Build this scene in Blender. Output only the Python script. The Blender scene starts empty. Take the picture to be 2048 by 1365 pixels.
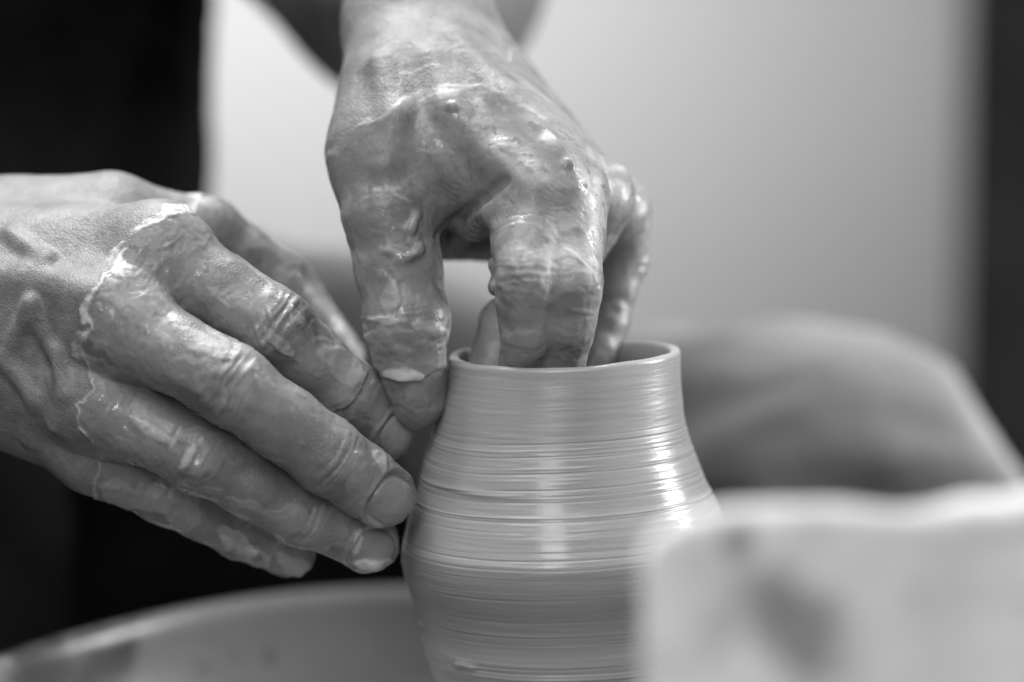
import bpy, math, random
import numpy as np
from mathutils import Vector, Matrix

# ------------------------------------------------------------------ camera
S = bpy.context.scene
PITCH = math.radians(6.7)
DIST = 700.0                                   # mm from lens to the pot axis
AIM = np.array([-14.5, 0.0, 101.0])            # mm
FW = np.array([0, math.cos(PITCH), -math.sin(PITCH)])
UP = np.array([0, math.sin(PITCH), math.cos(PITCH)])
RT = np.array([1.0, 0, 0])
CAM = AIM - FW * DIST
LENS = 90.0
cam = bpy.data.cameras.new('camera')
cam.lens = LENS; cam.sensor_width = 36.0
cam.clip_start = 0.01; cam.clip_end = 50
cam.dof.use_dof = True
cam.dof.focus_distance = 0.674
cam.dof.aperture_fstop = 3.6
cam.dof.aperture_blades = 9
cob = bpy.data.objects.new('camera', cam); S.collection.objects.link(cob)
cob.matrix_world = Matrix(((1, 0, 0, CAM[0]/1000), (0, UP[1], -FW[1], CAM[1]/1000), (0, UP[2], -FW[2], CAM[2]/1000), (0, 0, 0, 1)))
S.camera = cob

# ------------------------------------------------------------------ world, lamps, exposure
W = bpy.data.worlds.new('World'); S.world = W; W.use_nodes = True
W.node_tree.nodes['Background'].inputs[0].default_value = (1, 1, 1, 1)
W.node_tree.nodes['Background'].inputs[1].default_value = 0.03
def area(name, loc, target, sx, sy, power, spread=180):
    l = bpy.data.lights.new(name, 'AREA'); l.shape = 'RECTANGLE'; l.size = sx; l.size_y = sy; l.energy = power; l.spread = math.radians(spread)
    o = bpy.data.objects.new(name, l); S.collection.objects.link(o)
    o.location = loc
    o.rotation_euler = (Vector(target) - Vector(loc)).to_track_quat('-Z', 'Y').to_euler()
    return o
area('window_light', (1.24, 0.22, 0.42), (0, 0, 0.08), 0.22, 1.05, 6.5, 80)
area('ceiling_light', (-0.25, 0.44, 1.45), (-0.02, 0.10, 0.08), 1.1, 0.6, 18.5, 110)
area('front_fill', (-0.35, -1.25, 1.75), (0, 0, 0.08), 2.2, 1.0, 14, 120)  # soft fill lamp added to brighten the camera-facing sides, not a real window
area('tube_light', (-0.42, -1.6, 0.75), (0, 0, 0.08), 0.12, 0.7, 4.2)
area('tube_light', (-0.16, -1.6, 0.75), (0, 0, 0.08), 0.12, 0.7, 4.2)
area('wall_light', (-0.45, 0.72, 0.70), (-0.33, 1.7, 0.08), 0.8, 0.4, 6.8, 100)
S.view_settings.view_transform = 'Standard'; S.view_settings.look = 'None'
S.view_settings.exposure = 0.0; S.view_settings.gamma = 1.0
S.view_settings.use_curve_mapping = False
S.cycles.use_denoising = True
S.cycles.max_bounces = 6; S.cycles.diffuse_bounces = 2

# ------------------------------------------------------------------ helpers
K = 36.0 / LENS / 2048.0                       # tangent per photograph pixel
def P(px, py, d=0.0):
    """world point (mm) seen at a photograph pixel, d mm behind the pot axis plane"""
    t = DIST + d
    return CAM + FW * t + RT * ((px - 1024) * K * t) + UP * (-(py - 682.5) * K * t)
def RR(r, d=0.0):
    return r * K * (DIST + d)
def project(V):
    q = V - CAM
    t = q @ FW
    return (q @ RT) / (K * t) + 1024, 682.5 - (q @ UP) / (K * t), t - DIST

def _hash(i, j, k, seed):
    h = (i.astype(np.int64) * 374761393 + j.astype(np.int64) * 668265263 + k.astype(np.int64) * 2147483647 + seed * 974711) & 0xffffffff
    h = ((h ^ (h >> 13)) * 1274126177) & 0xffffffff
    h = ((h ^ (h >> 16)) * 2246822519) & 0xffffffff
    h = h ^ (h >> 15)
    return (h & 0xffffff).astype(np.float32) / float(0xffffff) * 2 - 1
def noise(p, scale, seed=0):
    q = p / scale
    f = np.floor(q); u = (q - f).astype(np.float32); f = f.astype(np.int64)
    u = u * u * u * (u * (u * 6 - 15) + 10)
    r = 0
    for a in (0, 1):
        wa = u[:, 0] if a else 1 - u[:, 0]
        for b in (0, 1):
            wb = u[:, 1] if b else 1 - u[:, 1]
            for c in (0, 1):
                wc = u[:, 2] if c else 1 - u[:, 2]
                r = r + wa * wb * wc * _hash(f[:, 0] + a, f[:, 1] + b, f[:, 2] + c, seed)
    return r
def fbm(p, scale, seed=0, n=3):
    r = 0; a = 1.0; t = 0
    for i in range(n):
        r = r + a * noise(p, scale / 2 ** i, seed + i * 17); t += a; a *= 0.5
    return r / t
def sstep(a, b, x):
    t = np.clip((x - a) / (b - a), 0, 1)
    return t * t * (3 - 2 * t)

# signed distance pieces ------------------------------------------------
class Cone:                                    # tapered capsule, optionally flattened along one direction
    def __init__(s, a, b, ra, rb, flat=None, f=1.0):
        s.a = np.asarray(a, float); s.b = np.asarray(b, float); s.ra = ra; s.rb = rb; s.f = f
        s.flat = None if flat is None else flat / np.linalg.norm(flat)
        s.ba = s.b - s.a; s.l2 = max(1e-9, s.ba @ s.ba)
        rm = max(ra, rb) * max(1.0, f); s.lo = np.minimum(s.a, s.b) - rm; s.hi = np.maximum(s.a, s.b) + rm
    def d(s, p):
        q = p - s.a
        h = np.clip((q @ s.ba) / s.l2, 0, 1)
        v = q - h[:, None] * s.ba
        r = s.ra + (s.rb - s.ra) * h
        if s.flat is None:
            return np.sqrt(np.einsum('ij,ij->i', v, v)) - r
        m = v @ s.flat
        n2 = np.maximum(np.einsum('ij,ij->i', v, v) - m * m, 0)
        return (np.sqrt(n2 + (m / s.f) ** 2) - r) * min(1.0, s.f)
class Ell:                                     # ellipsoid with axes ax (3x3 rows) and radii
    def __init__(s, c, rad, ax=None):
        s.c = np.asarray(c, float); s.r = np.asarray(rad, float); s.ax = np.eye(3) if ax is None else ax
        s.lo = s.c - max(rad); s.hi = s.c + max(rad)
    def d(s, p):
        q = ((p - s.c) @ s.ax.T) / s.r
        k0 = np.sqrt(np.einsum('ij,ij->i', q, q)); q /= s.r; k1 = np.sqrt(np.einsum('ij,ij->i', q, q))
        return k0 * (k0 - 1) / np.maximum(k1, 1e-6)
FAR = 22.0
def gap(e, lo, hi):
    g = np.maximum(np.maximum(e.lo - hi, lo - e.hi), 0)
    return math.sqrt(g @ g)
def fold(parts, p, k, lo, hi):
    """smooth union of the parts that can matter near the points p"""
    r = None
    for q in parts:
        if gap(q, lo, hi) > FAR: continue
        d = q.d(p); r = d if r is None else smin(r, d, k)
    return np.full(len(p), 99.0) if r is None else r
def chunked(f, V, cell=15.0):
    """evaluate f on points sorted into small neighbourhoods"""
    if len(V) < 20000: return f(V)
    b = np.floor(V / cell).astype(np.int64); b -= b.min(0)
    key = (b[:, 0] * (b[:, 1].max() + 1) + b[:, 1]) * (b[:, 2].max() + 1) + b[:, 2]
    o = np.argsort(key, kind='stable'); ks = key[o]
    cuts = np.flatnonzero(np.diff(ks)) + 1
    out = np.empty(len(V))
    for g in np.split(o, cuts): out[g] = f(V[g])
    return out
def smin(a, b, k):
    h = np.clip(0.5 + 0.5 * (b - a) / k, 0, 1)
    return b + (a - b) * h - k * h * (1 - h)
def smax(a, b, k):
    return -smin(-a, -b, k)

def grad(f, V, e=0.15):
    g = 0
    for k in ((1, -1, -1), (-1, -1, 1), (-1, 1, -1), (1, 1, 1)):
        k = np.array(k, float)
        g = g + k * chunked(f, V + k * e)[:, None]
    return g / np.maximum(np.linalg.norm(g, axis=1), 1e-9)[:, None]

def surface(f, lo, hi, h, block=14, fix=1):
    """polygonise f<0 inside a box (surface nets, only near the surface)"""
    lo = np.asarray(lo, float); hi = np.asarray(hi, float)
    n = np.ceil((hi - lo) / h / block).astype(int) * block + 1
    nb = (n - 1) // block
    g = [lo[i] + (np.arange(nb[i]) + 0.5) * block * h for i in range(3)]
    c = np.stack(np.meshgrid(*g, indexing='ij'), -1).reshape(-1, 3)
    dc = f(c)
    rad = block * h * 0.5 * 1.732 * 1.25 + 2 * h
    D = np.repeat(np.repeat(np.repeat(np.sign(dc).reshape(nb).astype(np.float32), block, 0), block, 1), block, 2) * 99
    D = np.pad(D, ((0, 1),) * 3, mode='edge')
    act = np.argwhere((np.abs(dc) < rad).reshape(nb))
    loc = np.stack(np.meshgrid(*[np.arange(block + 1)] * 3, indexing='ij'), -1).reshape(-1, 3)
    step = 3 if h < 2 else 60
    for s in range(0, len(act), step):
        ids = (act[s:s + step, None, :] * block + loc[None]).reshape(-1, 3)
        D[ids[:, 0], ids[:, 1], ids[:, 2]] = f(lo + ids * h)
    ins = (D < 0)
    cnt = np.zeros(np.array(D.shape) - 1, np.uint8)
    offs = [(a, b, c_) for a in (0, 1) for b in (0, 1) for c_ in (0, 1)]
    sh = cnt.shape
    for a, b, c_ in offs:
        cnt += ins[a:a + sh[0], b:b + sh[1], c_:c_ + sh[2]]
    cells = np.argwhere((cnt > 0) & (cnt < 8))
    cv = np.stack([D[cells[:, 0] + a, cells[:, 1] + b, cells[:, 2] + c_] for a, b, c_ in offs], 1)
    pos = np.zeros((len(cells), 3)); num = np.zeros(len(cells))
    for i in range(8):
        for j in range(i + 1, 8):
            oi = np.array(offs[i]); oj = np.array(offs[j])
            if np.abs(oi - oj).sum() != 1: continue
            m = (cv[:, i] < 0) != (cv[:, j] < 0)
            t = cv[m, i] / (cv[m, i] - cv[m, j])
            pos[m] += oi + (oj - oi) * t[:, None]; num[m] += 1
    V = lo + (cells + pos / num[:, None]) * h
    idx = np.full(sh, -1, np.int32); idx[cells[:, 0], cells[:, 1], cells[:, 2]] = np.arange(len(cells))
    F = []
    for ax in range(3):
        u, v = (ax + 1) % 3, (ax + 2) % 3
        sl0 = [slice(None)] * 3; sl1 = [slice(None)] * 3
        sl0[ax] = slice(0, -1); sl1[ax] = slice(1, None)
        A = ins[tuple(sl0)]; B = ins[tuple(sl1)]
        e = np.argwhere(A != B)
        e = e[(e[:, u] > 0) & (e[:, v] > 0) & (e[:, u] < sh[u]) & (e[:, v] < sh[v])]
        q = []
        for du, dv in ((-1, -1), (0, -1), (0, 0), (-1, 0)):
            w = e.copy(); w[:, u] += du; w[:, v] += dv
            q.append(idx[w[:, 0], w[:, 1], w[:, 2]])
        q = np.stack(q, 1)
        fl = ~A[e[:, 0], e[:, 1], e[:, 2]]
        q[fl] = q[fl][:, ::-1]
        F.append(q)
    F = np.concatenate(F); F = F[(F >= 0).all(1)]
    for _ in range(fix):
        nn = grad(f, V, h * 0.4); V = V - nn * np.clip(chunked(f, V), -h, h)[:, None]
    return V, F

def mesh_obj(name, V, F, mat, parent=None, attrs=None, smooth=True, scale=0.001, uv=None):
    me = bpy.data.meshes.new(name)
    V = np.asarray(V, float) * scale
    if isinstance(F, np.ndarray):
        nf, k = F.shape
        me.vertices.add(len(V)); me.vertices.foreach_set('co', V.astype(np.float32).ravel())
        me.loops.add(nf * k); me.loops.foreach_set('vertex_index', F.astype(np.int32).ravel())
        me.polygons.add(nf); me.polygons.foreach_set('loop_start', np.arange(0, nf * k, k, dtype=np.int32))
        me.update(calc_edges=True)
    else:
        me.from_pydata([tuple(v) for v in V], [], F)
    if smooth:
        me.polygons.foreach_set('use_smooth', np.ones(len(me.polygons), bool))
    for n_, a in (attrs or {}).items():
        at = me.attributes.new(n_, 'FLOAT', 'POINT'); at.data.foreach_set('value', np.asarray(a, np.float32))
    me.validate(); me.update()
    if mat: me.materials.append(mat)
    o = bpy.data.objects.new(name, me); S.collection.objects.link(o)
    if parent: o.parent = parent
    return o
def tag(o, label=None, cat=None, group=None, kind=None):
    for k_, v_ in (('label', label), ('category', cat), ('group', group), ('kind', kind)):
        if v_: o[k_] = v_
    return o
def empty(name, loc=(0, 0, 0)):
    o = bpy.data.objects.new(name, None); S.collection.objects.link(o); o.location = loc; o.empty_display_size = 0.02
    return o
def grid_faces(nu, nv, wrap_u=False, wrap_v=False):
    i = np.arange(nu if wrap_u else nu - 1); j = np.arange(nv if wrap_v else nv - 1)
    I, J = np.meshgrid(i, j, indexing='ij'); I = I.ravel(); J = J.ravel()
    I2 = (I + 1) % nu; J2 = (J + 1) % nv
    return np.stack([I * nv + J, I2 * nv + J, I2 * nv + J2, I * nv + J2], 1)
def interp(x, xs, ys):
    """smooth (monotone cubic) interpolation"""
    xs = np.asarray(xs, float); ys = np.asarray(ys, float)
    m = np.gradient(ys, xs)
    i = np.clip(np.searchsorted(xs, x) - 1, 0, len(xs) - 2)
    h = xs[i + 1] - xs[i]; t = np.clip((x - xs[i]) / h, 0, 1)
    return (ys[i] * (2 * t**3 - 3 * t**2 + 1) + h * m[i] * (t**3 - 2 * t**2 + t) + ys[i + 1] * (-2 * t**3 + 3 * t**2) + h * m[i + 1] * (t**3 - t**2))

# ------------------------------------------------------------------ materials
class NT:
    def __init__(s, name):
        s.m = bpy.data.materials.new(name); s.m.use_nodes = True
        s.t = s.m.node_tree; s.b = s.t.nodes['Principled BSDF']
    def n(s, typ, **kw):
        o = s.t.nodes.new(typ)
        for k_, v_ in kw.items():
            if k_.startswith('i_'):
                key = k_[2:]; key = int(key) if key.isdigit() else key.replace('_', ' ')
                if hasattr(v_, 'is_output'): s.t.links.new(v_, o.inputs[key])
                else: o.inputs[key].default_value = v_
            else: setattr(o, k_, v_)
        return o
    def link(s, a, b): s.t.links.new(a, b)
    def set(s, key, v):
        if hasattr(v, 'is_output'): s.link(v, s.b.inputs[key])
        else: s.b.inputs[key].default_value = v
    def coord(s, scale=(1, 1, 1)):
        c = s.n('ShaderNodeTexCoord'); mp = s.n('ShaderNodeMapping'); mp.inputs['Scale'].default_value = scale
        s.link(c.outputs['Object'], mp.inputs['Vector']); return mp.outputs[0]
    def noise(s, vec, scale, detail=3, rough=0.5, dist=0):
        return s.n('ShaderNodeTexNoise', i_Vector=vec, i_Scale=scale, i_Detail=detail, i_Roughness=rough, i_Distortion=dist).outputs[0]
    def ramp(s, fac, pts):
        r = s.n('ShaderNodeValToRGB', i_0=fac)
        while len(r.color_ramp.elements) < len(pts): r.color_ramp.elements.new(0.5)
        for e, (p_, v_) in zip(r.color_ramp.elements, pts):
            e.position = p_; e.color = (v_, v_, v_, 1)
        return r.outputs[0]
    def mixv(s, fac, a, b):
        m = s.n('ShaderNodeMix', data_type='FLOAT')
        for i, v_ in ((0, fac), (2, a), (3, b)):
            if hasattr(v_, 'is_output'): s.link(v_, m.inputs[i])
            else: m.inputs[i].default_value = v_
        return m.outputs[0]
    def math(s, op, a, b=0.0, clamp=False):
        m = s.n('ShaderNodeMath', operation=op); m.use_clamp = clamp
        for i, v_ in ((0, a), (1, b)):
            if hasattr(v_, 'is_output'): s.link(v_, m.inputs[i])
            else: m.inputs[i].default_value = v_
        return m.outputs[0]
    def attr(s, name): return s.n('ShaderNodeAttribute', attribute_name=name).outputs['Fac']
    def grey(s, v):
        c = s.n('ShaderNodeCombineColor')
        for i in range(3):
            if hasattr(v, 'is_output'): s.link(v, c.inputs[i])
            else: c.inputs[i].default_value = v
        return c.outputs[0]
    def bump(s, h, strength, dist, prev=None):
        b = s.n('ShaderNodeBump', i_Height=h, i_Strength=strength, i_Distance=dist)
        if prev is not None: s.link(prev, b.inputs['Normal'])
        return b.outputs[0]

def mat_skin():
    t = NT('skin_and_slip'); co = t.coord()
    slip, crust, nail, line, bare = (t.attr(a) for a in ('slip', 'crust', 'nail', 'line', 'bare'))
    mott = t.noise(co, 90, 5, 0.62)
    fine = t.noise(co, 420, 4, 0.6)
    skin = t.mixv(t.ramp(mott, [(0.3, 0), (0.72, 1)]), 0.135, 0.24)
    dry = t.ramp(t.noise(co, 38, 5, 0.65, 0.4), [(0.50, 0), (0.68, 1)])
    skin = t.mixv(t.math('MULTIPLY', dry, 0.4), skin, 0.31)
    skin = t.math('MULTIPLY', skin, t.mixv(fine, 0.82, 1.18))
    sl = t.mixv(t.ramp(t.noise(co, 130, 4, 0.55), [(0.3, 0), (0.7, 1)]), 0.175, 0.225)
    sl = t.math('MULTIPLY', sl, t.mixv(fine, 0.93, 1.07))
    sl = t.mixv(bare, sl, t.math('MULTIPLY', skin, 0.72))
    sl = t.math('MULTIPLY', sl, t.mixv(t.attr('coat'), 1.0, 1.38))
    base = t.mixv(slip, skin, sl)
    base = t.mixv(t.math('MULTIPLY', nail, 0.8), base, t.mixv(t.noise(co, 160, 3), 0.20, 0.29))
    base = t.mixv(line, base, 0.36)
    base = t.mixv(crust, base, t.mixv(fine, 0.44, 0.62))
    t.set('Base Color', t.grey(base))
    gl = t.ramp(t.noise(co, 210, 4, 0.6), [(0.36, 0.30), (0.60, 0.58)])
    spark = t.ramp(t.noise(co, 330, 3, 0.6), [(0.55, 1.0), (0.60, 0.35)])
    rough = t.mixv(slip, 0.50, t.math('MULTIPLY', gl, spark))
    rough = t.mixv(bare, rough, 0.42)
    rough = t.mixv(nail, rough, 0.34)
    rough = t.mixv(crust, rough, 0.65)
    t.set('Roughness', rough)
    t.set('Specular IOR Level', t.mixv(slip, 0.38, 0.5))
    t.set('Subsurface Weight', 0.12); t.set('Subsurface Radius', (0.004, 0.004, 0.004)); t.set('Subsurface Scale', 0.5)
    vor = t.n('ShaderNodeTexVoronoi', feature='DISTANCE_TO_EDGE', i_Vector=co, i_Scale=900.0, i_Randomness=1.0).outputs['Distance']
    skinbump = t.math('ADD', t.math('MULTIPLY', t.ramp(vor, [(0, 0), (0.25, 1)]), 0.5), fine)
    slipbump = t.math('ADD', t.noise(co, 260, 3, 0.5), t.math('MULTIPLY', t.noise(co, 800, 2), 0.25))
    hgt = t.mixv(t.math('MULTIPLY', slip, t.math('SUBTRACT', 1.0, bare)), t.math('MULTIPLY', skinbump, 0.42), t.math('MULTIPLY', slipbump, 0.55))
    t.set('Normal', t.bump(hgt, 0.55, 0.0006))
    return t.m

def mat_pot():
    t = NT('wet_thrown_clay')
    band = t.attr('band')
    co = t.coord((14, 14, 1300)); co2 = t.coord((30, 30, 4200)); c3 = t.coord()
    st = t.noise(co, 1.0, 4, 0.6, 0.15); st2 = t.noise(co2, 1.0, 3, 0.6, 0.1)
    v = t.mixv(t.ramp(st, [(0.3, 0), (0.7, 1)]), 0.275, 0.32)
    v = t.math('MULTIPLY', v, t.mixv(st2, 0.94, 1.06))
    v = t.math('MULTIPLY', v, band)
    v = t.math('MULTIPLY', v, t.mixv(t.noise(c3, 60, 3), 0.93, 1.07))
    t.set('Base Color', t.grey(v))
    wet = t.attr('wet')
    ro = t.mixv(wet, 0.55, t.mixv(st2, 0.10, 0.28))
    t.set('Roughness', ro)
    t.set('Specular IOR Level', t.mixv(wet, 0.35, 0.55))
    h = t.math('ADD', t.math('MULTIPLY', st, 0.6), t.math('MULTIPLY', st2, 0.4))
    n1 = t.bump(h, 0.3, 0.00014)
    t.set('Normal', t.bump(t.noise(c3, 900, 3, 0.6), 0.25, 0.0002, n1))
    return t.m

def mat_simple(name, lo, hi, scale, rough=0.6, spec=0.4, bump=0.0, bscale=None, bdist=0.001, aniso=(1, 1, 1)):
    t = NT(name); co = t.coord(aniso)
    v = t.mixv(t.ramp(t.noise(co, scale, 4, 0.6), [(0.3, 0), (0.7, 1)]), lo, hi)
    t.set('Base Color', t.grey(v)); t.set('Roughness', rough); t.set('Specular IOR Level', spec)
    if bump: t.set('Normal', t.bump(t.noise(co, bscale or scale * 4, 3), bump, bdist))
    return t.m

def mat_stained(name, base, stain, spots, scale, rough):
    """pale plastic with dried clay: big stains at given object points plus fine specks"""
    t = NT(name); co = t.coord()
    v = t.mixv(t.ramp(t.noise(co, scale, 4, 0.6), [(0.3, 0), (0.7, 1)]), base * 0.92, base * 1.06)
    n = t.noise(co, scale * 2.5, 3, 0.6)
    for (x, y, z, r, s) in spots:
        d = t.n('ShaderNodeVectorMath', operation='DISTANCE', i_0=co, i_1=(x, y, z)).outputs['Value']
        d = t.math('ADD', d, t.math('MULTIPLY', t.math('SUBTRACT', n, 0.5), r * 2.6))
        m = t.ramp(t.math('DIVIDE', d, r), [(0.3, 1), (1.15, 0)])
        v = t.mixv(t.math('MULTIPLY', m, s), v, stain)
    sp = t.ramp(t.noise(co, scale * 6, 2, 0.5), [(0.66, 0), (0.72, 1)])
    v = t.mixv(t.math('MULTIPLY', sp, 0.5), v, stain * 1.6)
    t.set('Base Color', t.grey(v)); t.set('Roughness', rough); t.set('Specular IOR Level', 0.5)
    t.set('Normal', t.bump(n, 0.3, 0.001))
    return t.m

M_SKIN = mat_skin(); M_POT = mat_pot()
M_WALL = mat_simple('painted_wall', 0.60, 0.64, 2.0, 0.8, 0.2, 0.1, 60, 0.0006)
M_CURT = mat_simple('dark_curtain_cloth', 0.018, 0.04, 6.0, 0.9, 0.1, 0.2, 300, 0.001)
M_SHIRT = mat_simple('dark_shirt_cotton', 0.003, 0.010, 14.0, 0.95, 0.03, 0.3, 500, 0.001)
M_APRON = mat_simple('black_apron_canvas', 0.002, 0.006, 20.0, 0.95, 0.03, 0.3, 500, 0.001)
M_JEANS = mat_simple('grey_denim', 0.035, 0.085, 16.0, 0.85, 0.15, 0.3, 700, 0.001)
M_JEANS.node_tree.nodes['Principled BSDF'].inputs['Sheen Weight'].default_value = 0.5
M_STEEL = mat_simple('brushed_wheel_head', 0.30, 0.42, 40.0, 0.35, 0.5, 0.1, 200, 0.0004)

# ------------------------------------------------------------------ wall and curtain behind
def box_sheet(name, x0, x1, y, z0, z1, mat, nx=2, nz=2, disp=None, thick=20):
    xs = np.linspace(x0, x1, nx); zs = np.linspace(z0, z1, nz)
    X, Z = np.meshgrid(xs, zs, indexing='ij')
    Y = np.full_like(X, y) if disp is None else y + disp(X, Z)
    A = np.stack([X.ravel(), Y.ravel(), Z.ravel()], 1); B = A + np.array([0, thick, 0])
    F1 = grid_faces(nx, nz); F2 = F1[:, ::-1] + nx * nz
    ring = [i * nz for i in range(nx)] + [(nx - 1) * nz + j for j in range(1, nz)] + [i * nz + nz - 1 for i in range(nx - 2, -1, -1)] + [j for j in range(nz - 2, 0, -1)]
    n = nx * nz
    F3 = np.array([[ring[(k + 1) % len(ring)], ring[k], ring[k] + n, ring[(k + 1) % len(ring)] + n] for k in range(len(ring))])
    return mesh_obj(name, np.concatenate([A, B]), np.concatenate([F1, F2, F3]), mat, smooth=disp is not None)
wall = tag(box_sheet('wall', -2600, 2600, 1700, -900, 1700, M_WALL), kind='structure')
cx = P(1928, 400, 1500)
curt = box_sheet('curtain', cx[0], cx[0] + 1400, cx[1], -800, 1300, M_CURT, 420, 4,
                 lambda X, Z: 16 * np.sin((X - cx[0]) / 19.0) + 7 * np.sin((X - cx[0]) / 8.3 + 1.3), 6)
tag(curt, 'dark blurred curtain hanging in folds in front of the pale wall', 'curtain')

# ------------------------------------------------------------------ pot
def zpx(y): return P(1130, y, 0)[2]
PX0 = P(1130, 708, 0)[0]
def build_pot():
    ys = np.array([700, 730, 765, 800, 850, 880, 920, 980, 1020, 1060, 1100, 1140, 1190, 1250, 1290, 1330, 1365, 1400, 1440, 1515])
    rs = np.array([232, 232, 236, 242, 252, 261, 274, 293, 309, 321, 328, 326, 309, 292, 287, 278, 266, 253, 245, 240])
    cs = np.array([0, -1, -4, -7, -11, -12, -11, -6, -2, 0, 0, 0, 0, 0, 0, 0, 0, 0, 0, 0.0])
    zs = np.array([zpx(y) for y in ys])[::-1]; rs = rs[::-1] * K * DIST; cs = cs[::-1] * K * DIST
    zb = zs[0]; zt = zs[-1] - 2.0
    NZ, NT_ = 760, 420
    z = np.linspace(zb, zt, NZ)
    th = np.linspace(0, 2 * np.pi, NT_, endpoint=False)
    r0 = interp(z, zs, rs); c0 = interp(z, zs, cs)
    TH, Z = np.meshgrid(th, z, indexing='ij')
    R = np.repeat(r0[None], NT_, 0); C = np.repeat(c0[None], NT_, 0)
    # throwing lines climb slowly round the wall
    ze = Z + 0.5 * np.sin(TH + 0.6) + 0.25 * np.sin(2 * TH)
    pn = np.stack([np.cos(TH).ravel() * 1.2, np.sin(TH).ravel() * 1.2, ze.ravel() / 3.0], 1)
    g = fbm(pn, 1.0, 3, 4).reshape(R.shape) * 0.10 * (0.35 + 0.65 * sstep(zpx(825), zpx(850), Z))
    pn2 = np.stack([np.cos(TH).ravel() * 2.5, np.sin(TH).ravel() * 2.5, ze.ravel() / 0.9], 1)
    g += fbm(pn2, 1.0, 9, 2).reshape(R.shape) * 0.06
    wob = noise(np.stack([np.cos(TH).ravel() * 1.5, np.sin(TH).ravel() * 1.5, Z.ravel() / 25.0], 1), 1.0, 31).reshape(R.shape)
    grooves = [(838, .34, .5), (850, -.22, .5), (862, .3, .45), (884, -.25, .6), (893, .38, .5), (905, -.15, .6), (923, .34, .5), (938, -.2, .5), (945, .25, .4),
               (973, -.62, .6), (981, .42, .6), (1000, .22, .5), (1012, -.15, .4), (1040, .15, .4), (1062, -.25, .7), (1069, .55, .55), (1088, .12, .6), (1120, .15, .6), (1150, -.12, 1.0),
               (1176, .2, .7), (1205, -.18, .8), (1225, .2, .5), (1268, -.35, 1.1), (1284, .55, .9), (1296, -.5, .9), (1316, .4, .8), (1345, -.3, 1.0)]
    for (y, a, w) in grooves:
        zc = zpx(y) - 2.5 - r0[np.argmin(abs(z - zpx(y)))] * 0  # lines are read at the front wall
        w *= 0.5; amp = a * 0.55 * (0.75 + 0.5 * wob)
        g -= amp * np.exp(-((ze - zc - 0.5 * wob) / w) ** 2)
    rl = np.random.default_rng(5)
    for _ in range(70):                        # short scratches of the fingers
        zc = zpx(rl.uniform(835, 1400)); t0 = rl.uniform(0, 2 * np.pi); ext = rl.uniform(0.3, 1.6)
        g -= rl.uniform(-.10, .20) * np.exp(-((ze - zc) / rl.uniform(.16, .34)) ** 2) * np.exp(-(np.angle(np.exp(1j * (TH - t0))) / ext) ** 4)
    lump = lambda x_, y_, a_, wu, wz: a_ * np.exp(-((np.angle(np.exp(1j * (TH - math.atan2(-math.sqrt(max(0, 1 - x_ * x_)), x_)))) * r0[None] / wu) ** 2) - ((Z - zpx(y_) - 3.5) / wz) ** 2)
    g += lump(-.70, 1318, 1.3, 3.2, 1.0) + lump(-.74, 1322, .8, 1.2, .9) + lump(-.64, 1322, .6, 1.5, .8) + lump(-.97, 1262, 1.0, 3.0, .8)
    g += lump(-.80, 968, .75, 14, .55) + lump(-.55, 975, .45, 10, .5)
    fade = sstep(zt, zt - 3, Z)
    R = R + g * fade * sstep(zb - 1, zb + 1, Z)
    # rim flares very slightly and is uneven
    R += 0.25 * wob * sstep(zt - 12, zt, Z)
    outer = np.stack([PX0 + C + R * np.cos(TH), R * np.sin(TH), Z], -1)
    # rim roll and inside wall
    prof = []
    rt = 232 * K * DIST; wl = 3.0
    for a in np.linspace(0, math.pi, 12)[1:]:
        prof.append((rt - wl / 2 + wl / 2 * math.cos(a), zt + wl * 0.42 * math.sin(a)))
    for zz in np.linspace(zt - 1.5, zb + 6, 40):
        rr = float(interp(np.array([zz]), zs, rs)[0]); prof.append((rr - 3.4 - 1.2 * (zt - zz) / 90, zz))
    prof += [(12, zb + 5.5), (0.3, zb + 5.5)]
    pr = np.array(prof)
    TH2 = np.repeat(th[:, None], len(pr), 1)
    wr = wob[:, -1:][:, [0] * len(pr)] * 0.25
    cc = np.array([float(interp(np.array([min(q, zt)]), zs, cs)[0]) for q in pr[:, 1]])
    inner = np.stack([PX0 + cc + (pr[:, 0] + wr) * np.cos(TH2), (pr[:, 0] + wr) * np.sin(TH2), np.repeat(pr[:, 1][None], NT_, 0)], -1)
    bot = np.stack([PX0 + np.repeat(np.array([[0.96, 0.5, 0.01]]), NT_, 0) * r0[0] * np.cos(TH[:, :3]), np.repeat(np.array([[0.96, 0.5, 0.01]]), NT_, 0) * r0[0] * np.sin(TH[:, :3]), np.full((NT_, 3), zb - 0.8)], -1)[:, ::-1]
    V = np.concatenate([bot, outer, inner], 1)
    # the spinning wall leans: rings rise to the right, most at the top; the rim dips towards the fingers
    x = V[..., 0] - PX0
    lean = 0.034 * sstep(zb + 5, zb + 45, V[..., 2])
    V[..., 2] += x * lean
    top = sstep(zt - 8, zt, V[..., 2])
    ang = np.arctan2(V[..., 1], x)
    V[..., 2] += top * (0.3 * np.sin(2 * ang + 2.2) + 0.12 * np.sin(5 * ang) + 0.08 * np.sin(11 * ang + 1))
    nv = V.shape[1]
    # surface state: bands of wet slip, with the lower belly's shade darkened into the colour
    zz = V[..., 2] - x * lean
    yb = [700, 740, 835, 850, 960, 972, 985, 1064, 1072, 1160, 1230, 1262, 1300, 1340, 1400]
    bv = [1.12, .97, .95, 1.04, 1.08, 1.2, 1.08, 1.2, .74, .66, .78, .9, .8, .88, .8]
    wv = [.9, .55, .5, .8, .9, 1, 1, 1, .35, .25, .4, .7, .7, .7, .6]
    zq = np.array([zpx(q) - 2.5 for q in yb])[::-1]
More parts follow.
